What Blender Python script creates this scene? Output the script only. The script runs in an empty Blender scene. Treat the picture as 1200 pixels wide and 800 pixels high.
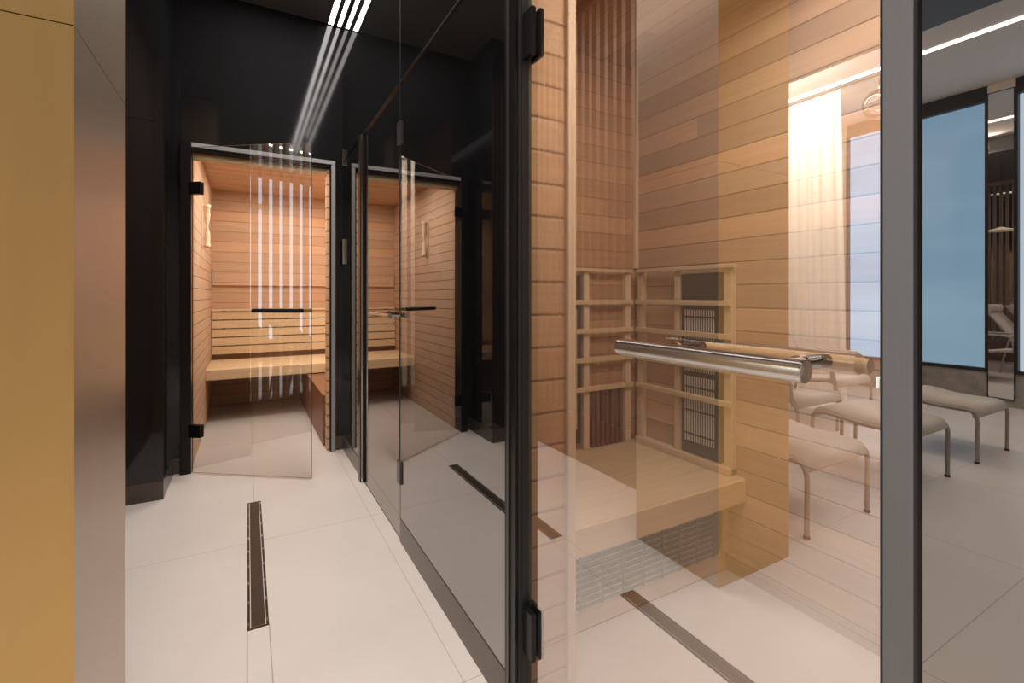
import bpy, bmesh, math, random
from mathutils import Vector, Matrix
random.seed(7)
S = 1.1                      # metres per unit; the camera stands one unit above the floor
C = bpy.context.scene.collection
scene = bpy.context.scene

# ------------------------------------------------------------------ materials
def newmat(name):
    m = bpy.data.materials.new(name); m.use_nodes = True
    nt = m.node_tree; nt.nodes.clear()
    out = nt.nodes.new('ShaderNodeOutputMaterial')
    return m, nt, out
def N(nt, t, **kw):
    n = nt.nodes.new(t)
    for k, v in kw.items(): setattr(n, k, v)
    return n
def math_(nt, op, a, b=None, c=None, clamp=False):
    n = nt.nodes.new('ShaderNodeMath'); n.operation = op; n.use_clamp = clamp
    for i, v in enumerate((a, b, c)):
        if v is None: continue
        if isinstance(v, (int, float)): n.inputs[i].default_value = v
        else: nt.links.new(v, n.inputs[i])
    return n.outputs[0]
def mixc(nt, fac, a, b, mode='MIX'):
    n = nt.nodes.new('ShaderNodeMix'); n.data_type = 'RGBA'; n.blend_type = mode
    for idx, v in ((0, fac), (6, a), (7, b)):
        if isinstance(v, (int, float)): n.inputs[idx].default_value = v
        elif isinstance(v, tuple): n.inputs[idx].default_value = (*v, 1)
        else: nt.links.new(v, n.inputs[idx])
    return n.outputs[2]
def simple(name, col, rough=.5, metal=0., noise=.06, scale=30, bump=0., spec=.5, emit=None, stretch=None, coat=0.):
    m, nt, out = newmat(name)
    p = N(nt, 'ShaderNodeBsdfPrincipled')
    geo = N(nt, 'ShaderNodeNewGeometry')
    no = N(nt, 'ShaderNodeTexNoise'); no.inputs['Scale'].default_value = scale; no.inputs['Detail'].default_value = 3
    if stretch:
        mp = N(nt, 'ShaderNodeMapping'); mp.inputs['Scale'].default_value = stretch
        nt.links.new(geo.outputs['Position'], mp.inputs[0]); nt.links.new(mp.outputs[0], no.inputs[0])
    else: nt.links.new(geo.outputs['Position'], no.inputs[0])
    f = math_(nt, 'MULTIPLY_ADD', no.outputs[0], noise*2, 1-noise)
    c = mixc(nt, 1.0, col, (1, 1, 1), 'MULTIPLY')
    sc = nt.nodes.new('ShaderNodeVectorMath'); sc.operation = 'SCALE'
    nt.links.new(c, sc.inputs[0]); nt.links.new(f, sc.inputs[3])
    nt.links.new(sc.outputs[0], p.inputs['Base Color'])
    p.inputs['Roughness'].default_value = rough; p.inputs['Metallic'].default_value = metal
    p.inputs['Specular IOR Level'].default_value = spec
    p.inputs['Coat Weight'].default_value = coat; p.inputs['Coat Roughness'].default_value = .38
    if bump:
        b = N(nt, 'ShaderNodeBump'); b.inputs['Strength'].default_value = bump; b.inputs['Distance'].default_value = .002
        nt.links.new(no.outputs[0], b.inputs['Height']); nt.links.new(b.outputs[0], p.inputs['Normal'])
    if emit:
        p.inputs['Emission Color'].default_value = (*emit[0], 1); p.inputs['Emission Strength'].default_value = emit[1]
    nt.links.new(p.outputs[0], out.inputs[0])
    return m

def boards(name, base, pitch, across='Z', along='Y', var=.22, groove=.5, gw=.05, rough=.5, off=0., length=1.6, dark=(.25,.1,.04)):
    """Horizontal or vertical planking: one tint per board, stretched grain, dark V grooves."""
    m, nt, out = newmat(name)
    p = N(nt, 'ShaderNodeBsdfPrincipled')
    geo = N(nt, 'ShaderNodeNewGeometry'); sep = N(nt, 'ShaderNodeSeparateXYZ')
    nt.links.new(geo.outputs['Position'], sep.inputs[0])
    ac = sep.outputs['XYZ'.index(across)]; al = sep.outputs['XYZ'.index(along)]
    t = math_(nt, 'MULTIPLY_ADD', ac, 1/pitch, off+50)
    idx = math_(nt, 'FLOOR', t); fr = math_(nt, 'FRACT', t)
    wn = N(nt, 'ShaderNodeTexWhiteNoise', noise_dimensions='1D'); nt.links.new(idx, wn.inputs['W'])
    seg = math_(nt, 'FLOOR', math_(nt, 'MULTIPLY_ADD', wn.outputs['Value'], 7.3, math_(nt, 'MULTIPLY', al, 1/length)))
    w2 = N(nt, 'ShaderNodeTexWhiteNoise', noise_dimensions='2D')
    cb = N(nt, 'ShaderNodeCombineXYZ'); nt.links.new(idx, cb.inputs[0]); nt.links.new(seg, cb.inputs[1])
    nt.links.new(cb.outputs[0], w2.inputs['Vector'])
    # grain
    sc = [1.2, 1.2, 1.2]; sc['XYZ'.index(across)] = 26; 
    for k in range(3):
        if 'XYZ'[k] not in (across, along): sc[k] = 26
    mp = N(nt, 'ShaderNodeMapping'); mp.inputs['Scale'].default_value = sc
    addv = N(nt, 'ShaderNodeVectorMath', operation='ADD')
    w3 = N(nt, 'ShaderNodeVectorMath', operation='SCALE'); nt.links.new(w2.outputs['Color'], w3.inputs[0]); w3.inputs[3].default_value = 9.
    nt.links.new(geo.outputs['Position'], addv.inputs[0]); nt.links.new(w3.outputs[0], addv.inputs[1])
    nt.links.new(addv.outputs[0], mp.inputs[0])
    no = N(nt, 'ShaderNodeTexNoise'); no.inputs['Scale'].default_value = 2.2; no.inputs['Detail'].default_value = 5; no.inputs['Distortion'].default_value = .6
    nt.links.new(mp.outputs[0], no.inputs[0])
    tone = math_(nt, 'MULTIPLY_ADD', w2.outputs['Value'], var*2, 1-var)
    gr = math_(nt, 'MULTIPLY_ADD', no.outputs[0], .36, .82)
    k = math_(nt, 'MULTIPLY', tone, gr)
    red = tuple(v*f for v, f in zip(base, (.97, .86, .76)))
    hue = mixc(nt, math_(nt, 'MULTIPLY', w2.outputs['Color'], .9), base, red)
    s2 = N(nt, 'ShaderNodeVectorMath', operation='SCALE'); nt.links.new(hue, s2.inputs[0]); nt.links.new(k, s2.inputs[3])
    d = math_(nt, 'MINIMUM', fr, math_(nt, 'SUBTRACT', 1, fr))
    g = math_(nt, 'SUBTRACT', 1, math_(nt, 'MULTIPLY', d, 1/gw), clamp=True)
    g2 = math_(nt, 'MULTIPLY', g, groove)
    col = mixc(nt, g2, s2.outputs[0], tuple(v*.5 for v in dark))
    nt.links.new(col, p.inputs['Base Color'])
    p.inputs['Roughness'].default_value = rough
    b = N(nt, 'ShaderNodeBump'); b.inputs['Strength'].default_value = .6; b.inputs['Distance'].default_value = .004
    h = math_(nt, 'SUBTRACT', 1, g); nt.links.new(h, b.inputs['Height']); nt.links.new(b.outputs[0], p.inputs['Normal'])
    nt.links.new(p.outputs[0], out.inputs[0])
    return m

def grainwood(name, base, along='Y', rough=.5, var=.18):
    m, nt, out = newmat(name)
    p = N(nt, 'ShaderNodeBsdfPrincipled'); geo = N(nt, 'ShaderNodeNewGeometry')
    sc = [24, 24, 24]; sc['XYZ'.index(along)] = 1.1
    mp = N(nt, 'ShaderNodeMapping'); mp.inputs['Scale'].default_value = sc
    nt.links.new(geo.outputs['Position'], mp.inputs[0])
    no = N(nt, 'ShaderNodeTexNoise'); no.inputs['Scale'].default_value = 2.; no.inputs['Detail'].default_value = 4; no.inputs['Distortion'].default_value = .5
    nt.links.new(mp.outputs[0], no.inputs[0])
    s = N(nt, 'ShaderNodeVectorMath', operation='SCALE'); s.inputs[0].default_value = base
    nt.links.new(math_(nt, 'MULTIPLY_ADD', no.outputs[0], var*2, 1-var), s.inputs[3])
    nt.links.new(s.outputs[0], p.inputs['Base Color']); p.inputs['Roughness'].default_value = rough
    nt.links.new(p.outputs[0], out.inputs[0])
    return m

def mirror_glass(name, refl, tint=(1, 1, 1), gtint=(1, .98, .97), back=None, rough=0., fres=.5):
    """Coated glass: a share reflects, the rest passes (or meets a black backing)."""
    m, nt, out = newmat(name)
    g = N(nt, 'ShaderNodeBsdfGlossy'); g.inputs['Roughness'].default_value = rough; g.inputs['Color'].default_value = (*gtint, 1)
    if back is None:
        t = N(nt, 'ShaderNodeBsdfTransparent'); t.inputs['Color'].default_value = (*tint, 1)
    else:
        t = N(nt, 'ShaderNodeBsdfDiffuse'); t.inputs['Color'].default_value = (*back, 1)
    lw = N(nt, 'ShaderNodeFresnel'); lw.inputs[0].default_value = 1.5
    f = math_(nt, 'MULTIPLY_ADD', lw.outputs[0], fres, refl, clamp=True)
    mx = N(nt, 'ShaderNodeMixShader'); nt.links.new(f, mx.inputs[0])
    nt.links.new(t.outputs[0], mx.inputs[1]); nt.links.new(g.outputs[0], mx.inputs[2])
    nt.links.new(mx.outputs[0], out.inputs[0])
    return m

def floor_mat():
    m, nt, out = newmat('pale_stone_tile')
    p = N(nt, 'ShaderNodeBsdfPrincipled'); geo = N(nt, 'ShaderNodeNewGeometry'); sep = N(nt, 'ShaderNodeSeparateXYZ')
    nt.links.new(geo.outputs['Position'], sep.inputs[0])
    X, Y = sep.outputs[0], sep.outputs[1]
    def line(v, a, w=.0028, lo=None, hi=None, v2=None):
        d = math_(nt, 'ABSOLUTE', math_(nt, 'SUBTRACT', v, a*S))
        r = math_(nt, 'LESS_THAN', d, w)
        if lo is not None: r = math_(nt, 'MULTIPLY', r, math_(nt, 'GREATER_THAN', v2, lo*S))
        if hi is not None: r = math_(nt, 'MULTIPLY', r, math_(nt, 'LESS_THAN', v2, hi*S))
        return r
    L = []
    for a in (2.19, 1.13, .58, -.5, -1.6): L.append(line(Y, a, .0014))
    L.append(line(X, 0., .0018, None, 1.62, Y)); L.append(line(X, .058, .0018, None, 1.62, Y))
    L.append(line(X, .029, .0014, 2.61, None, Y)); L.append(line(X, .49, .0012))
    for a in (-.43, -1.33, -2.23, -3.13, -4.03): L.append(line(X, a, .0018, None, 1.13 if a > -.7 else None, Y))
    L.append(line(Y, 3.24, .0014)); 
    tot = L[0]
    for l in L[1:]: tot = math_(nt, 'MAXIMUM', tot, l)
    no = N(nt, 'ShaderNodeTexNoise'); no.inputs['Scale'].default_value = 3.; no.inputs['Detail'].default_value = 5
    nt.links.new(geo.outputs['Position'], no.inputs[0])
    base = mixc(nt, no.outputs[0], (.52, .462, .42), (.60, .54, .495))
    col = mixc(nt, math_(nt, 'MULTIPLY', tot, .6), base, (.2, .16, .13))
    nt.links.new(col, p.inputs['Base Color']); p.inputs['Roughness'].default_value = .33; p.inputs['Specular IOR Level'].default_value = .35
    nt.links.new(p.outputs[0], out.inputs[0])
    return m

M = {}
M['floor'] = floor_mat()
M['ceil_dark'] = simple('dark_ceiling', (.10, .096, .096), .45, noise=.05, scale=3)
M['ceil_light'] = simple('light_ceiling', (.75, .69, .64), .8, noise=.03)
M['plaster'] = simple('warm_plaster', (.42, .37, .33), .8, noise=.04)
M['black_glass'] = simple('black_glass', (.006, .006, .0065), .06, noise=.1, spec=.6, coat=.12)
M['plinth'] = simple('bronze_plinth', (.07, .05, .04), .22, noise=.1)
M['black_metal'] = simple('black_metal', (.015, .015, .016), .3, metal=.6)
M['dark_bronze'] = simple('dark_bronze', (.05, .038, .033), .3, metal=.7)
M['frame_glare'] = simple('door_frame_glare', (.34, .33, .32), .4, metal=.35)  # dark frame steel lightened: LED glare on top and right painted in
M['strip'] = simple('dark_steel_strip', (.09, .088, .086), .3, metal=.7)
M['alu'] = simple('grey_aluminium', (.135, .128, .124), .45, metal=.25, stretch=(60, 60, .6), noise=.08)
M['steel'] = simple('brushed_steel', (.62, .60, .58), .22, metal=1., stretch=(8, .6, 90), noise=.12)
M['chrome'] = simple('polished_steel', (.7, .69, .68), .12, metal=1.)
M['gold'] = simple('brushed_gold', (.56, .36, .14), .40, metal=.72, noise=.07, scale=1.6, stretch=(9, 9, .8))
M['gold_side'] = simple('brushed_gold_reflections', (.50, .385, .285), .35, metal=.68, coat=.8, noise=.06, scale=1.4, stretch=(5, 5, .6))  # same gold, paler here: reflections on the corridor face put into the colour
PW = .0745*S
WB = (.60, .395, .255)
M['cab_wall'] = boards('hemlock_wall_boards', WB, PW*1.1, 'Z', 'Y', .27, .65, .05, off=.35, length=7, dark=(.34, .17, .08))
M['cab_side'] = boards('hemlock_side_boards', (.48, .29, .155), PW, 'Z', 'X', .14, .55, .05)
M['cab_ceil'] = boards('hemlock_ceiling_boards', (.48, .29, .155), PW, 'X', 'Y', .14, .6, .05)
M['cab_stub'] = boards('hemlock_front_boards', (.58, .38, .22), PW*1.09, 'Z', 'X', .04, .75, .075, off=.3, dark=(.5, .26, .13))
M['sa_side'] = boards('sauna_side_boards', (.62, .44, .31), PW, 'Z', 'Y', .05, .8, .06)
M['sa_back'] = boards('sauna_back_boards', (.60, .40, .26), PW*1.25, 'Z', 'X', .13, .6, .04, length=7)
M['sa_ceil'] = boards('sauna_ceiling_boards', (.60, .41, .27), PW, 'Y', 'X', .1, .5, .05, length=7)
M['bench'] = grainwood('aspen_bench', (.68, .50, .30), 'X')
M['benchy'] = grainwood('aspen_rail', (.68, .50, .30), 'Y')
M['pale'] = grainwood('pale_post', (.74, .57, .40), 'Z')
M['rail'] = grainwood('lattice_rail', (.68, .51, .33), 'Y')
M['brownwood'] = grainwood('red_brown_wood', (.15, .07, .045), 'Z', .4)
M['guardwood'] = grainwood('amber_guard_wood', (.20, .09, .045), 'Y', .45)
M['slat'] = grainwood('walnut_slat', (.20, .125, .085), 'Z', .45)
M['handlewood'] = grainwood('handle_wood', (.72, .48, .24), 'Y', .35)
M['glass_ir'] = mirror_glass('coated_door_glass', .43, fres=.35)
M['glass_sa'] = mirror_glass('clear_door_glass', .17, fres=.8, tint=(.97, .98, .97))
M['glass_edge'] = simple('glass_edge_green', (.05, .09, .08), .15)
M['glass_plain'] = mirror_glass('glass_inner_face', .0, fres=.0)
M['mirror_black'] = mirror_glass('black_mirror_glass', .36, back=(.004, .004, .004), fres=.35)
M['mirror_near'] = mirror_glass('black_mirror_glass_near', .29, gtint=(1, .93, .87), back=(.004, .004, .004), fres=.35)
M['ends'] = boards('board_ends', (.62, .42, .27), PW, 'Z', 'Y', .05, .95, .12)
M['mirror'] = mirror_glass('clear_mirror', .85, back=(.01, .01, .01), fres=.1)
M['led'] = simple('led_diffuser', (.8, .8, .8), emit=((1, .96, .93), 9.), noise=0)
M['led_lounge'] = simple('led_diffuser_warm', (.8, .8, .8), emit=((1, .92, .82), 11.), noise=0)
M['heater'] = simple('heater_black', (.012, .012, .013), .35)
M['heater_bar'] = simple('heater_bar', (.85, .82, .78), .35, metal=.5)
M['louvre'] = simple('dull_louvre', (.34, .28, .16), .45)
M['grille'] = simple('olive_grille', (.07, .06, .025), .5)
M['fabric'] = simple('taupe_sling_fabric', (.44, .38, .33), .8, noise=.08, scale=300, bump=.3)
M['tube'] = simple('taupe_tube', (.36, .31, .265), .35, metal=.3)
M['concrete'] = simple('grey_stone', (.28, .25, .225), .6, noise=.6, scale=7)
M['black'] = simple('matt_black', (.01, .01, .011), .5)
M['white'] = simple('white_rubber', (.8, .78, .72), .5)
M['shade'] = simple('cream_lamp_shade', (.75, .66, .5), .5, emit=((1, .85, .6), .25))
M['draincover'] = simple('bronze_drain_cover', (.075, .056, .045), .38, metal=.45)
M['drainframe'] = simple('dark_drain_frame', (.03, .022, .018), .4)
def window_mat(name, a, b, s):
    m, nt, out = newmat(name)
    geo = N(nt, 'ShaderNodeNewGeometry'); mp = N(nt, 'ShaderNodeMapping'); mp.inputs['Scale'].default_value = (.25, .25, 1.1)
    nt.links.new(geo.outputs['Position'], mp.inputs[0])
    no = N(nt, 'ShaderNodeTexNoise'); no.inputs['Scale'].default_value = 1.3; no.inputs['Detail'].default_value = 2
    nt.links.new(mp.outputs[0], no.inputs[0])
    r = math_(nt, 'MULTIPLY_ADD', no.outputs[0], 2.6, -.8, clamp=True)
    e = N(nt, 'ShaderNodeEmission'); e.inputs[1].default_value = s
    nt.links.new(mixc(nt, r, a, b), e.inputs[0])
    g = N(nt, 'ShaderNodeBsdfGlossy'); g.inputs['Roughness'].default_value = .15
    mx = N(nt, 'ShaderNodeMixShader'); mx.inputs[0].default_value = .04
    nt.links.new(e.outputs[0], mx.inputs[1]); nt.links.new(g.outputs[0], mx.inputs[2]); nt.links.new(mx.outputs[0], out.inputs[0])
    return m
M['window'] = window_mat('frosted_blue_window', (.34, .58, .84), (.46, .74, 1.0), 1.6)
M['window2'] = window_mat('frosted_pale_window', (.60, .80, 1.0), (.70, .88, 1.05), 2.2)
def curtain_mat():
    m, nt, out = newmat('sheer_curtain')
    d = N(nt, 'ShaderNodeBsdfDiffuse'); t = N(nt, 'ShaderNodeBsdfTranslucent'); tr = N(nt, 'ShaderNodeBsdfTransparent')
    d.inputs[0].default_value = (.86, .76, .64, 1); t.inputs[0].default_value = (.9, .8, .68, 1)
    a = N(nt, 'ShaderNodeMixShader'); a.inputs[0].default_value = .4
    nt.links.new(d.outputs[0], a.inputs[1]); nt.links.new(t.outputs[0], a.inputs[2])
    b = N(nt, 'ShaderNodeMixShader')
    wv = N(nt, 'ShaderNodeTexNoise'); wv.inputs['Scale'].default_value = 400
    nt.links.new(math_(nt, 'MULTIPLY_ADD', wv.outputs[0], .1, .05), b.inputs[0])
    nt.links.new(a.outputs[0], b.inputs[1]); nt.links.new(tr.outputs[0], b.inputs[2]); nt.links.new(b.outputs[0], out.inputs[0])
    return m
M['curtain'] = curtain_mat()

# ------------------------------------------------------------------ mesh builder (units: S metres, z measured from camera height)
def W(p): return Vector((p[0]*S, p[1]*S, (p[2]+1)*S))
class MB:
    def __init__(s): s.v = []; s.f = []; s.mi = []; s.sm = []
    def add(s, vs, fs, mi=0, smooth=False):
        b = len(s.v); s.v += [W(p) for p in vs]
        for f in fs: s.f.append([b+i for i in f]); s.mi.append(mi); s.sm.append(smooth)
        return s
    def box(s, x0, x1, y0, y1, z0, z1, mi=0, facemi=None):
        vs = [(x, y, z) for x in (x0, x1) for y in (y0, y1) for z in (z0, z1)]
        fs = [[0,1,3,2],[4,6,7,5],[0,4,5,1],[2,3,7,6],[0,2,6,4],[1,5,7,3]]   # -x +x -y +y -z +z
        b = len(s.v); s.v += [W(p) for p in vs]
        for k, f in enumerate(fs):
            s.f.append([b+i for i in f]); s.sm.append(False); s.mi.append((facemi or {}).get(k, mi))
        return s
    def quad(s, pts, mi=0): return s.add(pts, [list(range(len(pts)))], mi)
    def tube(s, pts, r, n=12, caps=True, mi=0):
        P = [Vector(p) for p in pts]; rings = []; up = None
        for i, p in enumerate(P):
            t = (P[min(i+1, len(P)-1)] - P[max(i-1, 0)]).normalized()
            if up is None: up = t.orthogonal().normalized()
            a = (up - t*up.dot(t)).normalized(); up = a; b = t.cross(a)
            rr = r[i] if isinstance(r, (list, tuple)) else r
            rings.append([p + (a*math.cos(q*2*math.pi/n) + b*math.sin(q*2*math.pi/n))*rr for q in range(n)])
        vs = [v for ring in rings for v in ring]; fs = []
        for i in range(len(P)-1):
            for q in range(n): fs.append([i*n+q, i*n+(q+1) % n, (i+1)*n+(q+1) % n, (i+1)*n+q])
        s.add(vs, fs, mi, True)
        if caps:
            s.add(rings[0], [list(range(n))[::-1]], mi); s.add(rings[-1], [list(range(n))], mi)
        return s
    def lathe(s, cx, cy, prof, n=24, mi=0):
        vs = []; fs = []
        for r, z in prof:
            for q in range(n): vs.append((cx+r*math.cos(q*2*math.pi/n), cy+r*math.sin(q*2*math.pi/n), z))
        for i in range(len(prof)-1):
            for q in range(n): fs.append([i*n+q, i*n+(q+1) % n, (i+1)*n+(q+1) % n, (i+1)*n+q])
        return s.add(vs, fs, mi, True)
    def prism(s, pts, d, mi=0):
        """closed outline pts (3D) pushed along vector d"""
        n = len(pts); vs = list(pts) + [tuple(Vector(p)+Vector(d)) for p in pts]
        fs = [list(range(n))[::-1], list(range(n, 2*n))] + [[i, (i+1) % n, n+(i+1) % n, n+i] for i in range(n)]
        return s.add(vs, fs, mi)
    def build(s, name, mats, parent=None, bevel=0):
        if not isinstance(mats, (list, tuple)): mats = [mats]
        if parent is not None:
            o0 = Vector(parent.location); q = parent.parent
            while q is not None: o0 += Vector(q.location); q = q.parent
        else:
            xs = [v.x for v in s.v]; ys = [v.y for v in s.v]; zs = [v.z for v in s.v]
            o0 = Vector(((min(xs)+max(xs))/2, (min(ys)+max(ys))/2, min(zs)))
        me = bpy.data.meshes.new(name); me.from_pydata([tuple(v-o0) for v in s.v], [], s.f)
        for m in mats: me.materials.append(m)
        for i, p in enumerate(me.polygons): p.material_index = s.mi[i]; p.use_smooth = s.sm[i]
        me.update()
        bm = bmesh.new(); bm.from_mesh(me); bmesh.ops.recalc_face_normals(bm, faces=bm.faces) if not getattr(s, 'keep', False) else None; bm.to_mesh(me); bm.free()
        o = bpy.data.objects.new(name, me); C.objects.link(o)
        if parent is None: o.location = o0
        else: o.parent = parent
        if bevel:
            b = o.modifiers.new('bevel', 'BEVEL'); b.width = bevel*S; b.segments = 2; b.limit_method = 'ANGLE'
        return o
def tag(o, label=None, cat=None, group=None, kind=None):
    if label: o['label'] = label
    if cat: o['category'] = cat
    if group: o['group'] = group
    if kind: o['kind'] = kind
    return o
def thing(name, loc, label, cat, group=None, kind=None):
    o = bpy.data.objects.new(name, None); C.objects.link(o); o.location = W(loc); o.empty_display_size = .05
    return tag(o, label, cat, group, kind)
def copy_tree(o, parent=None):
    c = o.copy(); C.objects.link(c)
    if parent is not None: c.parent = parent
    for ch in [x for x in bpy.data.objects if x.parent == o]: copy_tree(ch, c)
    return c
def st(name, mb, mat, label, cat='wall', bevel=0):
    return tag(mb.build(name, mat, bevel=bevel), label, cat, kind='structure')
def mx(x): return 1.144 - x          # a point seen in the glass wall, brought back to where it stands

PF = .5435      # face of the fixed black panels
PG = .572       # face of the near glass door
YE = 3.23       # end wall
ZC = 1.744      # corridor ceiling
ZL = 1.925      # lounge ceiling
XW = mx(5.94)   # window wall
XR = -.6        # left recess line

# ------------------------------------------------------------------ room shell
st('floor', MB().box(XW-.2, 1.75, -2.6, 5.3, -1.12, -1), M['floor'], 'pale beige stone tile floor running through corridor and lounge', 'floor')
st('ceiling', MB().box(mx(3.9), 1.75, -2.6, YE+.12, ZC, ZC+.4), M['ceil_dark'], 'dark grey satin ceiling above the corridor', 'ceiling')
st('ceiling_lounge', MB().box(XW-.2, mx(3.9), -2.6, 4.3, ZL, ZL+.2), M['ceil_light'], 'pale raised ceiling along the window side of the lounge', 'ceiling')
# end wall with the sauna doorway
dx0, dx1, dz = -.275, .482, .815
def ushape(y0, y1, xo0, xo1, xi0, xi1, zb, zi, zt):
    o = [(xo0, zb), (xi0, zb), (xi0, zi), (xi1, zi), (xi1, zb), (xo1, zb), (xo1, zt), (xo0, zt)]
    m = MB(); n = 8
    m.add([(x, y0, z) for x, z in o]+[(x, y1, z) for x, z in o],
          [[0,1,2,7],[2,3,6,7],[3,4,5,6],[8,15,10,9],[10,15,14,11],[11,14,13,12]]+[[i, n+i, n+(i+1)%n, (i+1)%n] for i in range(n)])
    return m
def ring(plane, c0, c1, o, i):
    """rectangular frame: o and i are (a0,a1,b0,b1) outer and inner; plane 'x' or 'z' gives the thin axis"""
    P = lambda a, b, c: (c, a, b) if plane == 'x' else (a, b, c)
    oc = [(o[0],o[2]),(o[1],o[2]),(o[1],o[3]),(o[0],o[3])]; ic = [(i[0],i[2]),(i[1],i[2]),(i[1],i[3]),(i[0],i[3])]
    vs = [P(a, b, c0) for a, b in oc+ic]+[P(a, b, c1) for a, b in oc+ic]; fs = []
    for k in range(4):
        l = (k+1) % 4
        fs += [[k, l, 4+l, 4+k], [8+k, 12+k, 12+l, 8+l], [k, 8+k, 8+l, l], [4+k, 4+l, 12+l, 12+k]]
    return MB().add(vs, fs)
st('wall_back', ushape(YE, YE+.09, -.365, PF, dx0-.052, dx1+.012, -.91, dz+.048, ZC), M['black_glass'], 'glossy black glass wall around the far sauna doorway')
st('baseboard_back', MB().box(-.365, dx0-.052, YE-.004, YE+.09, -1, -.91), M['plinth'], 'short dark bronze plinth left of the far sauna doorway', 'baseboard')
st('baseboard_back_right', MB().box(dx1+.012, PF, YE-.004, YE+.09, -1, -.91), M['plinth'], 'short dark bronze plinth right of the far sauna doorway', 'baseboard')
# projecting black box left of the doorway
st('wall_left', MB().box(XR, -.36, 2.865, YE+.09, -.907, ZC), [M['black_glass']], 'glossy black glass return wall left of the far doorway', 'wall')
st('baseboard_left', MB().box(XR, -.359, 2.861, YE-.005, -1, -.908), M['plinth'], 'dark bronze plinth under the black return wall', 'baseboard')
st('trim_1', MB().box(XR, -.36, 2.8625, 2.8648, .853, .856), M['dark_bronze'], 'thin joint across the black return wall', 'trim')
# right corridor wall
st('wall_right_far', MB().box(PF, PF+.03, 2.66, YE+.09, -.905, .858), M['mirror_black'], 'narrow reflective black glass panel in the far corner of the corridor')
w = MB().box(PF, PF+.03, 1.002, 1.903, -.905, .858)
st('wall_right', w, M['mirror_black'], 'large reflective black glass panel between the two corridor doors')
st('wall_right_upper_far', MB().box(PF, PF+.03, 1.9065, YE+.09, .868, ZC), M['mirror_black'], 'reflective black glass panel above the far corridor door')
w = MB().box(PF, PF+.03, 1.002, 1.9035, .868, ZC)
st('wall_right_upper', w, M['mirror_black'], 'reflective black glass panel above the middle of the corridor wall')
st('baseboard_right_far', MB().box(PF-.002, PF+.03, 2.66, YE-.004, -1, -.906), M['plinth'], 'short bronze plinth in the far right corner of the corridor', 'baseboard')
w = MB().box(PF-.002, PF+.03, 1.002, 1.903, -1, -.906)
st('baseboard_right', w, M['plinth'], 'long bronze plinth under the middle black glass panel', 'baseboard')
st('trim_2', MB().box(PF-.004, PF+.03, 1.002, 2.66, .859, .867), M['dark_bronze'], 'thin dark rail along the top of the corridor panels', 'trim')
st('trim_3', MB().box(PF-.001, PF+.02, 1.9036, 1.9064, -1, ZC), M['strip'], 'upright joint between two black glass panels', 'trim')
# near glass wall: black post, door, aluminium post, black mirror beyond
t = thing('trim_4', (PG, .975, -1), 'black upright door post with steel edge strips left of the near glass door', 'door post', kind='structure')
MB().box(PF-.004, PG+.004, .988, 1.0015, -1, ZC).build('outer_profile', M['black_metal'], t, .001)
MB().box(PF-.006, PG+.004, .981, .9878, -1, ZC).build('edge_strip', M['strip'], t)
MB().box(PF-.002, PG+.004, .953, .9808, -1, ZC).build('inner_profile', M['black_metal'], t, .001)
MB().box(PF+.006, PG+.004, .949, .9528, -1, ZC).build('edge_strip', M['strip'], t)
MB().box(PF+.010, PG+.004, .9435, .9488, -1, ZC).build('seal', M['black'], t)
t = thing('trim_5', (PG, .215, -1), 'brushed grey aluminium post at the handle side of the near glass door', 'door post', kind='structure')
MB().box(PG-.005, PG+.03, .2118, .2380, -1, ZC).build('profile', M['alu'], t, .0008)
MB().box(PG-.004, PG+.03, .2380, .2405, -1, ZC).build('seal', M['black'], t)
MB().box(PG-.0055, PG+.03, .2088, .2118, -1, ZC).build('seal', M['black'], t)
st('wall_right_near', MB().box(PG, PG+.03, -2.6, .2087, -1, ZC), M['mirror_near'], 'reflective black glass wall right of the grey aluminium post')
st('wall_front', MB().box(XW-.2, 1.75, -2.75, -2.6, -1, 2.2), M['plaster'], 'warm plaster wall closing the lounge')
st('wall_lounge', MB().box(XW-.2, XR-.12, 3.55, 3.65, -1, 2.2), M['plaster'], 'warm plaster wall at the far side of the lounge')
st('wall_recess', MB().box(XR-.12, XR, 2.866, 3.65, -1, 2.2), M['black'], 'black wall between lounge and sauna corridor')
# window wall
w = MB().box(XW-.12, XW, -2.6, 3.6, -1, -.70); 
st('wall_windows', w, M['concrete'], 'grey veined stone wall under the lounge windows')
for nm, y0, y1, lb in (('wall_windows_pier', 2.84, 3.6, 'plaster wall beside the tall blue window, behind the curtain'), ('wall_windows_pier_middle', 1.485, 1.668, 'narrow plaster pier between the two lounge windows'), ('wall_windows_pier_near', -2.6, .1, 'plaster wall right of the pale blue window')):
    st(nm, MB().box(XW-.12, XW, y0, y1, -.7, ZL), M['plaster'], lb)
for nm, y0, y1, lb in (('wall_windows_header', 1.668, 2.84, 'black header above the tall blue window'), ('wall_windows_header_near', .1, 1.485, 'black header above the pale blue window')):
    st(nm, MB().box(XW-.12, XW, y0, y1, 1.80, ZL), M['black'], lb)
def window(nm, y0, y1, mat, label):
    t = thing(nm, (XW, (y0+y1)/2, -.7), label, 'window', kind='structure')
    f = .016
    ring('x', XW-.1, XW+.012, (y0, y1, -.7, 1.80), (y0+f, y1-f, -.67, 1.785)).build('window_frame', M['black'], t)
    MB().box(XW-.06, XW-.045, y0+f, y1-f, -.67, 1.785).build('pane', mat, t)
window('window_1', 1.668, 2.84, M['window'], 'tall frosted blue window beside the sheer curtain')
window('window_2', .1, 1.485, M['window2'], 'tall pale blue frosted window right of the narrow mirror')

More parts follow.
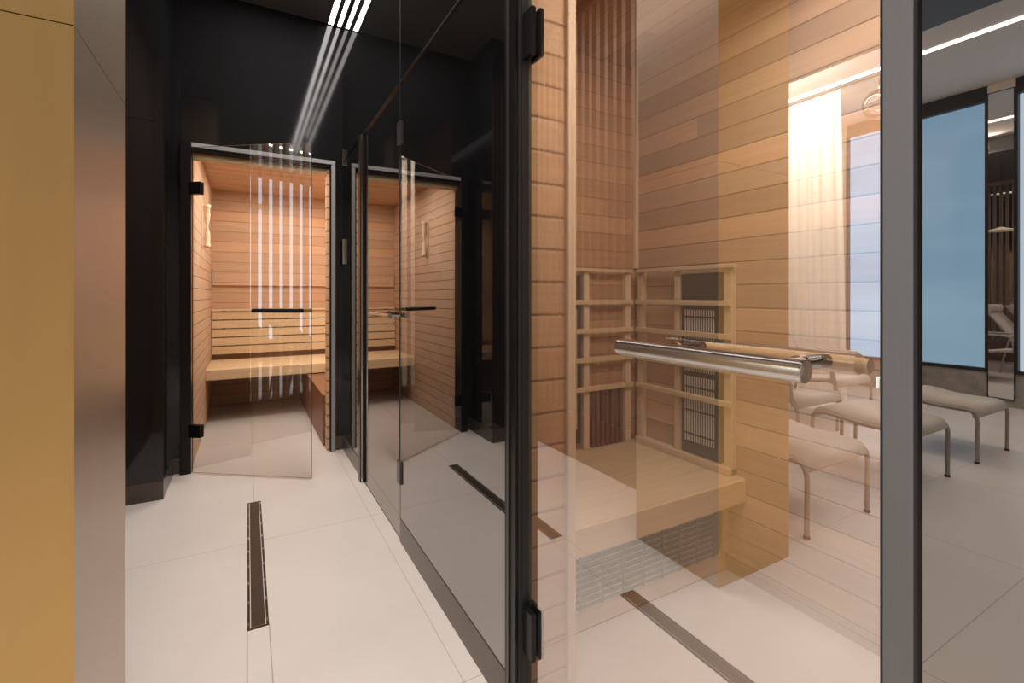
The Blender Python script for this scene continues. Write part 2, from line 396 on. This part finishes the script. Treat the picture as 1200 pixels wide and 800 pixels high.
# ------------------------------------------------------------------ far sauna (behind the end wall)
YS, XL, XRR, ZS = 5.05, -.28, .92, .954
st('wall_sauna_left', MB().box(XL-.05, XL, YE+.09, YS+.05, -1, ZS), M['sa_side'], 'pale plank wall on the left inside the far sauna')
st('wall_sauna_back', MB().box(XL, XRR, YS, YS+.05, -1, ZS), M['sa_back'], 'warm plank wall at the back of the far sauna')
st('wall_sauna_right', MB().box(XRR, XRR+.05, YE+.09, YS+.05, -1, ZS), M['sa_side'], 'plank wall on the right inside the far sauna')
st('wall_sauna_front_upper', MB().box(XL, dx1-.022, YE+.09, YE+.14, dz, ZS), M['sa_side'], 'plank lining above the inside of the far doorway')
st('wall_sauna_front', MB().box(dx1-.022, XRR, YE+.09, YE+.14, -1, ZS), M['sa_side'], 'plank lining with visible board ends right of the far doorway')
st('ceiling_sauna', MB().box(XL-.05, XRR+.05, YE+.09, YS+.05, ZS, ZS+.05), M['sa_ceil'], 'plank ceiling of the far sauna', 'ceiling')
# bench
b = thing('sauna_bench', (.3, 4.6, -1), 'pale wooden sauna bench running across the back of the far sauna', 'bench')
for i in range(5):
    MB().box(XL, XRR, 4.335+i*.128, 4.335+i*.128+.118, -.605, -.575).build('seat_slat', M['bench'], b, .002)
MB().box(XL, XRR, 4.305, 4.333, -.655, -.575).build('front_board', M['bench'], b, .003)
MB().box(XL, XRR, 4.95, 5.03, -.65, -.606).build('support_rail', M['guardwood'], b)
for x in (XL+.0, .3, XRR-.04): MB().box(x, x+.035, 4.334, 4.95, -.645, -.606).build('bearer', M['guardwood'], b)
b = thing('bench_backrest', (.3, 5.0, -.5), 'slatted wooden backrest above the bench in the far sauna', 'backrest')
for i in range(5):
    MB().box(XL+.005, XRR-.005, 4.985, 5.0, -.53+i*.078, -.53+i*.078+.069).build('slat', M['bench'], b, .002)
MB().box(XL+.005, XRR-.005, 4.965, 5.02, -.14, -.125).build('top_rail', M['bench'], b, .002)
for x in (-.2, .3, .8): MB().box(x, x+.03, 5.0, 5.045, -.53, -.14).build('batten', M['guardwood'], b)
tag(MB().box(XL+.005, XRR-.005, 5.02, 5.048, .09, .245).build('wall_board', M['sa_back'], bevel=.003), 'wide raised board across the sauna back wall above the backrest', 'board')
b = thing('heater_guard', (.45, 4.0, -1), 'low amber wooden guard along the right under the sauna bench', 'guard')
MB().box(.44, XRR-.012, 3.36, 4.94, -1, -.672).build('body', M['guardwood'], b, .002)
MB().box(.438, XRR-.012, 3.355, 4.945, -.672, -.662).build('lid', M['guardwood'], b, .002)
# sand timer
b = thing('sand_timer', (XL+.02, 3.94, .32), 'slim pale wooden sand timer mounted on the sauna left wall', 'sand timer')
MB().box(XL, XL+.01, 3.915, 3.965, .33, .64).build('back_plate', M['pale'], b, .002)
MB().lathe(XL+.035, 3.94, [(.0, .335), (.022, .335), (.022, .355), (.016, .36), (.018, .40), (.016, .44), (.004, .484), (.016, .53), (.018, .57), (.016, .61), (.022, .615), (.022, .635), (0, .635)]).build('glass_body', M['pale'], b)
# doorway frame + open door
t = thing('door_1', (dx0, YE, -1), 'clear glass sauna door standing open at the end of the corridor', 'door', kind='structure')
MB().box(dx0-.052, dx0, YE-.035, YE+.09, -1, dz+.048).build('left_jamb', M['black_metal'], t, .002)
MB().box(dx0, dx1-.022, YE-.01, YE+.09, dz+.004, dz+.022).build('head', M['black_metal'], t, .002)
MB().box(dx0, dx1-.022, YE+.03, YE+.088, dz-.030, dz+.003).build('head_lining', M['bench'], t, .001)
MB().box(dx0, dx1+.012, YE-.022, YE+.09, dz+.022, dz+.047).build('head_trim', M['frame_glare'], t, .001)
MB().box(dx1-.020, dx1-.012, YE-.018, YE+.09, -1, dz).build('right_jamb', M['black_metal'], t, .001)
MB().box(dx1-.034, dx1-.0205, YE+.02, YE+.09, -1, dz).build('board_end_strip', M['ends'], t, .001)
MB().box(dx1-.012, dx1+.012, YE-.022, YE+.09, -1, dz+.02).build('jamb_trim', M['frame_glare'], t, .001)
hx, hy = dx0+.003, YE-.03
u = Vector((.808, -.588, 0)); nrm = Vector((-.588, -.808, 0))
def dpt(s, n, z): p = Vector((hx, hy, 0)) + u*s + nrm*n; return (p.x, p.y, z)
def dbox(mb, s0, s1, n0, n1, z0, z1, mi=0, facemi=None):
    vs = [dpt(s, n, z) for s in (s0, s1) for n in (n0, n1) for z in (z0, z1)]
    fs = [[0,1,3,2],[4,6,7,5],[0,4,5,1],[2,3,7,6],[0,2,6,4],[1,5,7,3]]
    for k, f in enumerate(fs): mb.add([vs[i] for i in f], [[0,1,2,3]], (facemi or {}).get(k, mi))
    return mb
pane = dbox(MB(), .004, .714, -.0035, .0035, -.993, .832, mi=1, facemi={3: 0, 2: 2, 1: 1}).build('glass_pane', [M['glass_sa'], M['glass_edge'], M['glass_plain']], t)
for z in (.60, -.76):
    h = dbox(MB(), -.02, .062, .004, .014, z-.035, z+.035).build('hinge', M['black_metal'], t)
    dbox(MB(), -.02, .062, -.014, -.004, z-.035, z+.035).build('back_plate', M['black_metal'], h)
hd = MB().tube([dpt(.40, .045, -.083), dpt(.69, .045, -.083)], .011).build('handle_bar', M['black_metal'], t)
MB().tube([dpt(.40, -.045, -.083), dpt(.69, -.045, -.083)], .012).build('inner_handle_bar', M['handlewood'], t)
for s_ in (.46, .63): MB().tube([dpt(s_, -.045, -.083), dpt(s_, .045, -.083)], .007).build('standoff', M['chrome'], t)

# ------------------------------------------------------------------ second cabin door (black mirror glass)
t = thing('door_2', (PF, 2.28, -1), 'reflective black glass door in the right corridor wall with a short bar handle', 'door', kind='structure')
MB().box(PF+.003, PF+.02, 1.908, 2.60, -.992, .857).build('glass_pane', M['mirror_black'], t)
MB().box(PF-.018, PF+.03, 2.602, 2.655, -1, .862).build('post', M['dark_bronze'], t, .003)
MB().box(PF-.014, PF-.008, 2.592, 2.602, -1, .862).build('post_edge', M['chrome'], t)
MB().box(PF+.004, PF+.014, 1.908, 2.60, -1, -.9925).build('bottom_seal', M['black'], t)
MB().tube([(PF-.035, 1.93, -.083), (PF-.035, 2.24, -.083)], .0105).build('handle_bar', M['steel'], t)
for y in (2.0, 2.17): MB().tube([(PF-.035, y, -.083), (PF+.003, y, -.083)], .007).build('standoff', M['chrome'], t)
for z in (.66, -.72):
    MB().box(PF-.008, PF+.002, 1.885, 1.93, z-.045, z+.045).build('hinge', M['strip'], t, .002)
tag(MB().box(PF-.012, PF, 3.16, 3.178, .20, .36).build('door_pull', M['chrome'], bevel=.002), 'small upright steel door pull near the far corner of the corridor', 'door pull')
tag(MB().box(PF-.014, PF, 3.16, 3.185, .83, .93).build('door_catch', M['chrome'], bevel=.002), 'small steel catch high on the wall near the far corner', 'catch')

# ------------------------------------------------------------------ near infrared cabin
XB, YB, ZI = 1.528, 1.591, 1.017
st('wall_cabin_back', MB().box(XB, XB+.06, .1, YB+.05, -1, ZI), M['cab_wall'], 'variegated plank wall opposite the near glass door')
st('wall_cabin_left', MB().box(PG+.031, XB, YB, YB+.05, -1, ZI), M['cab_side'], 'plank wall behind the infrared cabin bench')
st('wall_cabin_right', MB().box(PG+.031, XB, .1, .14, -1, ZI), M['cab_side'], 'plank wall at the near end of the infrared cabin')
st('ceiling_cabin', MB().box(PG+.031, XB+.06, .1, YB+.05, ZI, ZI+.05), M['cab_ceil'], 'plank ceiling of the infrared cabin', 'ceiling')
st('wall_cabin_front', MB().box(PG+.031, .706, .985, 1.02, -1, ZI), M['cab_stub'], 'narrow plank return panel inside the near glass door')
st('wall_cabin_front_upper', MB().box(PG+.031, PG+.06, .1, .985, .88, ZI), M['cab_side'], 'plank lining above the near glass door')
tag(MB().box(.706, .731, .972, 1.045, -1, ZI).build('trim_6', M['pale'], bevel=.003), 'pale wooden upright post edging the plank return panel', 'post', kind='structure')
tag(MB().box(XB-.02, XB, YB-.02, YB, .12, ZI).build('trim_7', M['pale'], bevel=.003), 'thin wooden corner moulding in the infrared cabin', 'trim', kind='structure')
b = thing('cabin_bench', (1.1, 1.3, -1), 'pale wooden bench with deep front board in the infrared cabin', 'bench')
for i in range(4):
    MB().box(.74, XB, 1.055+i*.134, 1.055+i*.134+.132, -.665, -.642).build('seat_board', M['bench'], b, .0015)
MB().box(.74, XB-.002, 1.048, 1.075, -.725, -.644).build('front_board', M['bench'], b, .003)
MB().box(.74, XB, 1.13, 1.15, -1, -.93).build('bottom_board', M['bench'], b, .002)
MB().box(1.495, XB, 1.118, 1.15, -.93, -.726).build('side_post', M['bench'], b, .002)
MB().box(.74, XB, 1.15, 1.165, -.93, -.666).build('riser', M['guardwood'], b)
# leg heater grille: rounded right side, louvres and uprights
b = thing('leg_heater', (1.2, 1.13, -.93), 'olive slatted heater grille under the infrared cabin bench', 'heater')
pts = []
x0, x1, z0, z1 = .80, 1.487, -.925, -.735
for a in range(0, 7):
    th = -math.pi/2 + a*math.pi/6; pts.append((x1-.02+.02*math.cos(th), 1.118, (z0+z1)/2+(z1-z0)/2*math.sin(th)))
pts += [(x0, 1.118, z1), (x0, 1.118, z0)]
MB().prism(pts, (0, .030, 0)).build('housing', M['grille'], b)
for i in range(9):
    z = z0+.014+i*.0195
    MB().add([(x0+.01, 1.117, z), (x1-.06, 1.117, z), (x1-.06, 1.105, z+.008), (x0+.01, 1.105, z+.008), (x0+.01, 1.117, z+.006), (x1-.06, 1.117, z+.006), (x1-.06, 1.105, z+.012), (x0+.01, 1.105, z+.012)],
           [[0,1,2,3],[4,7,6,5],[3,2,6,7],[0,4,5,1],[0,3,7,4],[1,5,6,2]]).build('louvre', M['louvre'], b)
for i in range(8): MB().box(x0+.04+i*.083, x0+.045+i*.083, 1.100, 1.1045, z0+.01, z1-.01).build('upright_wire', M['grille'], b)
# lattice backrest, back-wall part and side-wall part
zr = [.092, -.028, -.148, -.268, -.388]
b = thing('lattice_backrest', (XB-.02, 1.33, -.64), 'pale wooden lattice in front of the heaters on the cabin back wall', 'backrest', 'lattice backrests')
MB().box(XB-.045, XB-.02, 1.07, 1.55, .098, .112).build('top_rail', M['rail'], b, .002)
for z in zr[1:]: MB().box(XB-.045, XB-.03, 1.085, 1.55, z-.010, z+.010).build('cross_rail', M['rail'], b, .002)
for y0, y1 in ((1.085, 1.118), (1.318, 1.345), (1.522, 1.55)): MB().box(XB-.0295, XB-.002, y0, y1, -.64, .098).build('upright', M['rail'], b, .002)
MB().box(XB-.045, XB-.0, 1.085, 1.55, -.6415, -.615).build('bottom_rail', M['rail'], b, .002)
b = thing('lattice_backrest', (1.2, YB-.02, -.64), 'pale wooden lattice on the side wall above the cabin bench', 'backrest', 'lattice backrests')
MB().box(.74, 1.478, YB-.04, YB-.02, .098, .112).build('top_rail', M['bench'], b, .002)
for z in zr[1:]: MB().box(.74, 1.478, YB-.04, YB-.026, z-.010, z+.010).build('cross_rail', M['bench'], b, .002)
for x0_, x1_ in ((1.215, 1.245), (1.445, 1.475), (.95, .98)): MB().box(x0_, x1_, YB-.0255, YB-.002, -.64, .098).build('upright', M['pale'], b, .002)
sl = 0
for i in range(7): MB().box(1.262+i*.026, 1.276+i*.026, YB-.022, YB-.002, -.64, -.40).build('reflected_slat', M['brownwood'], b, .001)  # added bars imitating the slat partition's reflection in the glass
# IR panels
def ir_panel(x, y0, y1, z0, z1, label):
    b = thing('infrared_heater', (x, (y0+y1)/2, z0), label, 'heater')
    MB().box(x, x+.018, y0, y1, z0, z1).build('housing', M['heater'], b, .002)
    n = 13
    for seg_ in ((z0+.05, z0+.30), (z0+.32, z1-.14)):
        for i in range(n):
            y = y0+.024+(y1-y0-.048)*i/(n-1)
            MB().tube([(x-.006, y, seg_[0]), (x-.006, y, seg_[1])], .0028, 6).build('guard_bar', M['heater_bar'], b)
    for z in [z0+.08+k*.09 for k in range(6)]: MB().box(x-.012, x-.010, y0+.012, y1-.012, z-.003, z+.003).build('cross_wire', M['heater'], b)
ir_panel(XB-.024, 1.135, 1.312, -.612, .085, 'tall black barred infrared heater behind the lattice on the cabin back wall')
b = thing('infrared_heater', (1.1, YB-.02, -.61), 'dark infrared heater at the left on the cabin side wall', 'heater')
MB().box(1.02, 1.205, YB-.02, YB-.002, -.612, .085).build('housing', M['heater'], b, .002)
for i in range(10): MB().tube([(1.04+i*.0155, YB-.024, -.55), (1.04+i*.0155, YB-.024, -.06)], .0022, 6).build('guard_bar', M['heater_bar'], b)

# near glass door
t = thing('door_3', (PG, .6, -1), 'large coated glass cabin door with a steel bar handle in the foreground', 'door', kind='structure')
MB().box(PG, PG+.007, .2408, .943, -.992, .862, mi=1, facemi={0: 0, 1: 2}).build('glass_pane', [M['glass_ir'], M['glass_edge'], M['glass_plain']], t)
HZ = -.081
hb = MB().tube([(PG-.055, .287, HZ), (PG-.055, .572, HZ)], .0128, 28).build('handle_bar', M['steel'], t)
MB().tube([(PG-.055, .286, HZ), (PG-.055, .287, HZ)], .0121, 28).build('end_cap', M['chrome'], hb)
MB().tube([(PG+.064, .279, HZ-.002), (PG+.064, .520, HZ-.002)], .0088, 28).build('inner_handle_bar', M['handlewood'], t)
for y in (.324, .507):
    so = MB().tube([(PG-.05, y, HZ), (PG+.0, y, HZ)], .0075, 20).build('standoff', M['chrome'], t)
    MB().tube([(PG-.006, y, HZ), (PG-.001, y, HZ)], .0105, 24).build('collar', M['chrome'], so)
    MB().tube([(PG+.0075, y, HZ), (PG+.056, y, HZ)], .0085, 20).build('inner_standoff', M['black_metal'], t)
for z in (.60, -.775):
    o = MB().box(PG-.014, PG-.001, .908, .956, z-.055, z+.055, 0).build('hinge', M['black_metal'], t, .003)
    MB().box(PG+.008, PG+.02, .908, .956, z-.055, z+.055, 0).build('back_plate', M['black_metal'], o, .003)
    MB().tube([(PG-.019, .957, z-.05), (PG-.019, .957, z+.05)], .005, 12).build('hinge_pin', M['chrome'], o)
MB().box(PG-.0045, PG+.012, .2407, .2450, -.097, -.084).build('door_stop', M['white'], t, .002)

# ------------------------------------------------------------------ floor drains
def drain(y0, y1, label):
    b = thing('floor_drain', (.029, (y0+y1)/2, -1), label, 'drain')
    ring('z', -1.0, -.9992, (0, .058, y0, y1), (.0075, .0505, y0+.008, y1-.008)).build('channel_frame', M['drainframe'], b)
    MB().box(.0098, .0482, y0+.012, y1-.01, -1.0, -.9985).build('cover', M['draincover'], b, .0005)
    n = 9
    for i in range(n):
        y = y0+.03+(y1-y0-.06)*i/(n-1)
        for cx in (.0028, .0528): MB().box(cx-.001, cx+.0034, y-.009, y+.009, -.9992, -.9984).build('clip', M['chrome'], b)
    MB().box(.0098, .0482, y0+.009, y0+.0115, -.9992, -.9982).build('end_lip', M['chrome'], b)
drain(1.615, 2.61, 'narrow bronze slot drain in the corridor floor in front of the far sauna door')
drain(.18, 1.205, 'narrow bronze slot drain nearest the viewer, seen mirrored in the near glass door')

# ------------------------------------------------------------------ gold pillar and slatted partition
t = thing('pillar', (-.46, 1.26, -1), 'square gold clad pillar at the left of the corridor entrance', 'pillar')
MB().box(-.667, -.257, 1.066, 1.456, -1, .4575, facemi={1: 1}).build('lower_panel', [M['gold'], M['gold_side']], t)
MB().box(-.667, -.257, 1.066, 1.456, .4595, ZC, facemi={1: 1}).build('upper_panel', [M['gold'], M['gold_side']], t)
MB().box(-.665, -.259, 1.068, 1.454, .4575, .4595).build('joint', M['dark_bronze'], t)
t = thing('slat_partition', (XR, 2.16, -1), 'brown vertical slat partition between corridor and lounge', 'partition')
MB().box(XR-.065, XR, 1.457, 2.864, -1, -.715).build('base', M['brownwood'], t, .002)
MB().box(XR-.065, XR, 1.457, 2.864, ZC-.06, ZC).build('top_rail', M['slat'], t, .002)
k = 0; y = 1.475
while y < 2.85:
    MB().box(XR-.052, XR-.004, y, y+.030, -.715, ZC-.06).build('slat', M['slat'], t, .0015); y += .07; k += 1

# ------------------------------------------------------------------ lounge (seen in the glass)
def mirrorpanel():
    t = thing('wall_mirror', (XW+.01, 1.577, -.925), 'narrow tall mirror between the two lounge windows', 'mirror')
    MB().box(XW, XW+.012, 1.494, 1.66, -.925, 1.84).build('mirror_glass', M['mirror'], t)
    ring('x', XW, XW+.016, (1.486, 1.668, -.931, 1.846), (1.4935, 1.6605, -.925, 1.84)).build('edge_trim', M['black'], t)
mirrorpanel()
# LED strips
t = thing('linear_light', (.466, 1.65, ZC), 'slim white linear ceiling light, outer of the pair along the corridor', 'ceiling light')
ring('z', ZC-.008, ZC, (.446, .486, .115, YE-.005), (.451, .481, .12, YE-.01)).build('housing', M['black_metal'], t)
MB().box(.451, .481, .12, YE-.01, ZC-.006, ZC).build('diffuser', M['led'], t)
t = thing('linear_light', (.522, 1.65, ZC), 'slim white linear ceiling light, the one beside the black glass wall', 'ceiling light')
ring('z', ZC-.008, ZC, (.503, .534, .115, YE-.005), (.507, .530, .12, YE-.01)).build('housing', M['black_metal'], t)
MB().box(.507, .530, .12, YE-.01, ZC-.006, ZC).build('diffuser', M['led'], t)
XLD = mx(4.68)
t = thing('cove_light', (XLD, .5, ZL), 'warm linear light recessed in the lounge ceiling above the curtain', 'ceiling light')
MB().box(XLD-.025, XLD+.025, -2.5, 3.5, ZL-.008, ZL).build('diffuser', M['led_lounge'], t)
# curtain
def curtain(x, y0, y1, z0, z1):
    n = 220; rows = 8; vs = []; fs = []
    for j in range(rows+1):
        tz = j/rows
        for i in range(n+1):
            y = y0+(y1-y0)*i/n + (1-tz)*(-.05)*(1 - i/n)
            a = .020*math.sin(i*.34+.8*math.sin(i*.06)+.3*tz)+.005*math.sin(i*.83+1+.6*tz)
            vs.append((x+a*(.75+.4*(1-tz)), y, z0+(z1-z0)*tz))
    for j in range(rows):
        for i in range(n): fs.append([j*(n+1)+i, j*(n+1)+i+1, (j+1)*(n+1)+i+1, (j+1)*(n+1)+i])
    return MB().add(vs, fs, 0, True).build('curtain', M['curtain'])
tag(curtain(mx(4.78), 2.33, 3.5, -.985, 1.90), 'long sheer cream curtain hanging beside the tall blue window', 'curtain')
# ottomans and chairs
def profile_sheet(mb, x0, x1, prof, th, y_off):
    top = [(y+y_off, z) for y, z in prof]; n = len(top)
    pts = []
    for i, (y, z) in enumerate(top):
        a = top[max(i-1, 0)]; b2 = top[min(i+1, n-1)]; tx, tz = b2[0]-a[0], b2[1]-a[1]; l = math.hypot(tx, tz)
        pts.append((y + tz/l*th, z - tx/l*th))
    vs = [(x0, y, z) for y, z in top]+[(x1, y, z) for y, z in top]+[(x0, y, z) for y, z in pts]+[(x1, y, z) for y, z in pts]
    fs = []
    for i in range(n-1):
        fs += [[i, i+1, n+i+1, n+i], [2*n+i, 3*n+i, 3*n+i+1, 2*n+i+1], [i, 2*n+i, 2*n+i+1, i+1], [n+i, n+i+1, 3*n+i+1, 3*n+i]]
    fs += [[0, n, 3*n, 2*n], [n-1, 3*n-1, 4*n-1, 2*n-1]]
    return mb.add(vs, fs, 0, True)
def smooth(pts, k=6):
    out = []
    for i in range(len(pts)-1):
        p0 = pts[max(i-1, 0)]; p1 = pts[i]; p2 = pts[i+1]; p3 = pts[min(i+2, len(pts)-1)]
        for j in range(k):
            t_ = j/k
            out.append(tuple(.5*((2*b_)+(-a+c)*t_+(2*a-5*b_+4*c-d)*t_*t_+(-a+3*b_-3*c+d)*t_**3) for a, b_, c, d in zip(p0, p1, p2, p3)))
    out.append(tuple(pts[-1])); return out
OY = 1.105
def ottoman(cx, label):
    t = thing('footstool', (cx, OY+.23, -1), label, 'footstool', 'footstools in front of the lounge chairs')
    h = .245
    for sx in (-1, 1):
        x = cx+sx*h
        path = [(x, OY+.005, -.995), (x, OY+.003, -.80), (x, OY+.004, -.745), (x, OY+.018, -.708), (x, OY+.05, -.693), (x, OY+.2, -.690), (x, OY+.36, -.672), (x, OY+.42, -.672), (x, OY+.447, -.69), (x, OY+.455, -.74), (x, OY+.46, -.995)]
        MB().tube(smooth(path, 4), .0105, 10).build('side_frame', M['tube'], t)
        for yy in (OY+.005, OY+.46): MB().tube([(x, yy, -1.0), (x, yy, -.988)], .013, 10).build('foot', M['black'], t)
    prof = smooth([(.0, -.73), (.012, -.69), (.05, -.672), (.14, -.672), (.26, -.666), (.37, -.648), (.43, -.648), (.455, -.672)], 5)
    profile_sheet(MB(), cx-h+.008, cx+h-.008, prof, .026, OY).build('sling_seat', M['fabric'], t)
    MB().tube([(cx-h, OY+.03, -.70), (cx+h, OY+.03, -.70)], .007, 8).build('cross_bar', M['tube'], t)
    MB().tube([(cx-h, OY+.43, -.69), (cx+h, OY+.43, -.69)], .007, 8).build('cross_bar', M['tube'], t)
    return t
ottoman(mx(2.255), 'taupe sling footstool nearest the gold pillar in the lounge')
ottoman(mx(3.13), 'taupe sling footstool in the middle of the lounge row')
ottoman(mx(4.035), 'taupe sling footstool nearest the stone wall under the windows')
CY = 1.64
def lounge_chair(cx, label, CY=CY):
    t = thing('lounge_chair', (cx, CY+.4, -1), label, 'lounge chair', 'reclining chairs in the lounge row')
    h = .245
    prof = smooth([(0, -.68), (.012, -.64), (.05, -.625), (.2, -.64), (.4, -.675), (.455, -.655), (.5, -.58), (.6, -.42), (.72, -.25), (.80, -.14)], 5)
    profile_sheet(MB(), cx-h+.008, cx+h-.008, prof, .022, CY).build('sling_seat', M['fabric'], t)
    hp = []
    for a in range(12): th = a*math.pi/6; hp.append((cx-h+.03, CY+.745+.035*math.cos(th), -.175+.06*math.sin(th)))
    MB().prism(hp, (2*h-.06, 0, 0)).build('headrest', M['fabric'], t, .01)
    for sx in (-1, 1):
        x = cx+sx*h
        MB().tube(smooth([(x, CY+.005, -.995), (x, CY+.003, -.78), (x, CY+.01, -.70), (x, CY+.05, -.645), (x, CY+.2, -.655), (x, CY+.4, -.69), (x, CY+.47, -.65), (x, CY+.6, -.43), (x, CY+.8, -.15)], 4), .0105, 10).build('side_frame', M['tube'], t)
        MB().tube(smooth([(x, CY+.62, -.995), (x, CY+.58, -.75), (x, CY+.52, -.55), (x, CY+.40, -.475), (x, CY+.15, -.46), (x, CY+.06, -.50), (x, CY+.04, -.64)], 4), .0105, 10).build('arm_frame', M['tube'], t)
        MB().box(x-.022, x+.022, CY+.1, CY+.4, -.462, -.45).build('armrest', M['fabric'], t, .004)
    return t
lounge_chair(mx(2.255), 'taupe reclining lounge chair nearest the slat partition', CY)
lounge_chair(mx(3.13), 'taupe reclining lounge chair in the middle of the row')
lounge_chair(mx(4.035), 'taupe reclining lounge chair nearest the windows', CY+.23)
# pendant lamp near slats, chrome globe
t = thing('pendant_lamp', (mx(3.2), 2.3, .83), 'flat cream disc pendant lamp hanging in the lounge', 'pendant lamp')
MB().lathe(mx(3.2), 2.3, [(0, .90), (.02, .90), (.05, .885), (.16, .855), (.165, .85), (.15, .848), (.04, .865), (0, .87)]).build('shade', M['shade'], t)
MB().tube([(mx(3.2), 2.3, .90), (mx(3.2), 2.3, ZC)], .003, 6).build('cord', M['black'], t)
gx, gy, gz = mx(4.9), 2.08, 1.70
t = thing('globe_lamp', (gx, gy, gz), 'clear glass globe lamp hung just under the lounge ceiling', 'globe lamp')
MB().lathe(gx, gy, [(.13*math.sin(a*math.pi/14)+.0001, gz-.13*math.cos(a*math.pi/14)) for a in range(15)]).build('globe', mirror_glass('globe_glass', .25, fres=.8), t)
MB().tube([(gx, gy, gz+.13), (gx, gy, ZL)], .006, 8).build('stem', M['chrome'], t)

# ------------------------------------------------------------------ lights
def area(name, loc, sx, sy, power, col=(1, 1, 1), rot=(0, 0, 0), glossy=True):
    l = bpy.data.lights.new(name, 'AREA'); l.shape = 'RECTANGLE'; l.size = sx*S; l.size_y = sy*S; l.energy = power; l.color = col
    o = bpy.data.objects.new(name, l); C.objects.link(o); o.location = W(loc); o.rotation_euler = rot; o.visible_glossy = glossy
    return o
area('corridor_fill', (.15, 1.9, ZC-.02), .5, 2.2, 64, (1, .95, .91), glossy=False)  # added fill for the corridor, unseen and kept out of reflections
area('entrance_fill', (-.3, -.3, ZC-.02), 1.2, 1.6, 60, (1, .95, .9), glossy=False)  # unseen fill above the entrance, added to light the corridor
area('lounge_fill', (-2.4, .6, ZC-.02), 1.6, 2.4, 80, (1, .93, .86), glossy=False)  # added ceiling fill from the lounge side, hidden in the mirrors
area('lounge_window_fill', (-4.2, 1.2, ZL-.03), .5, 3.5, 50, (1, .93, .85), glossy=False)  # extra fill near the windows, no fixture, not reflected
area('curtain_wash_fill', (mx(3.97), 2.7, ZL-.06), .12, 1.2, 80, (1, .94, .86), rot=(0, math.radians(54), 0), glossy=False)  # added to brighten the curtain beyond what the cove strip gives
area('cabin_lamp', (1.05, .50, ZI-.02), .6, .6, 18, (1, .93, .84), glossy=False)
area('sauna_lamp', (.35, 3.7, ZS-.02), .7, .5, 26, (1, .96, .9), glossy=False)
area('sauna_bench_lamp', (.3, 4.5, ZS-.02), .9, .4, 9, (1, .90, .8), glossy=False)

wd = bpy.data.worlds.new('world'); scene.world = wd; wd.use_nodes = True
wd.node_tree.nodes['Background'].inputs[0].default_value = (1, .95, .9, 1); wd.node_tree.nodes['Background'].inputs[1].default_value = .05

# ------------------------------------------------------------------ camera
cam = bpy.data.cameras.new('camera'); co = bpy.data.objects.new('camera', cam); C.objects.link(co)
cam.sensor_width = 36; cam.lens = 555/1200*36; cam.shift_y = -54/1200; cam.clip_start = .01
co.location = (0, 0, S); co.rotation_euler = (math.radians(90), 0, -math.radians(29.2))
scene.camera = co
scene.view_settings.view_transform = 'Standard'
scene.view_settings.look = 'None'
scene.view_settings.exposure = 0
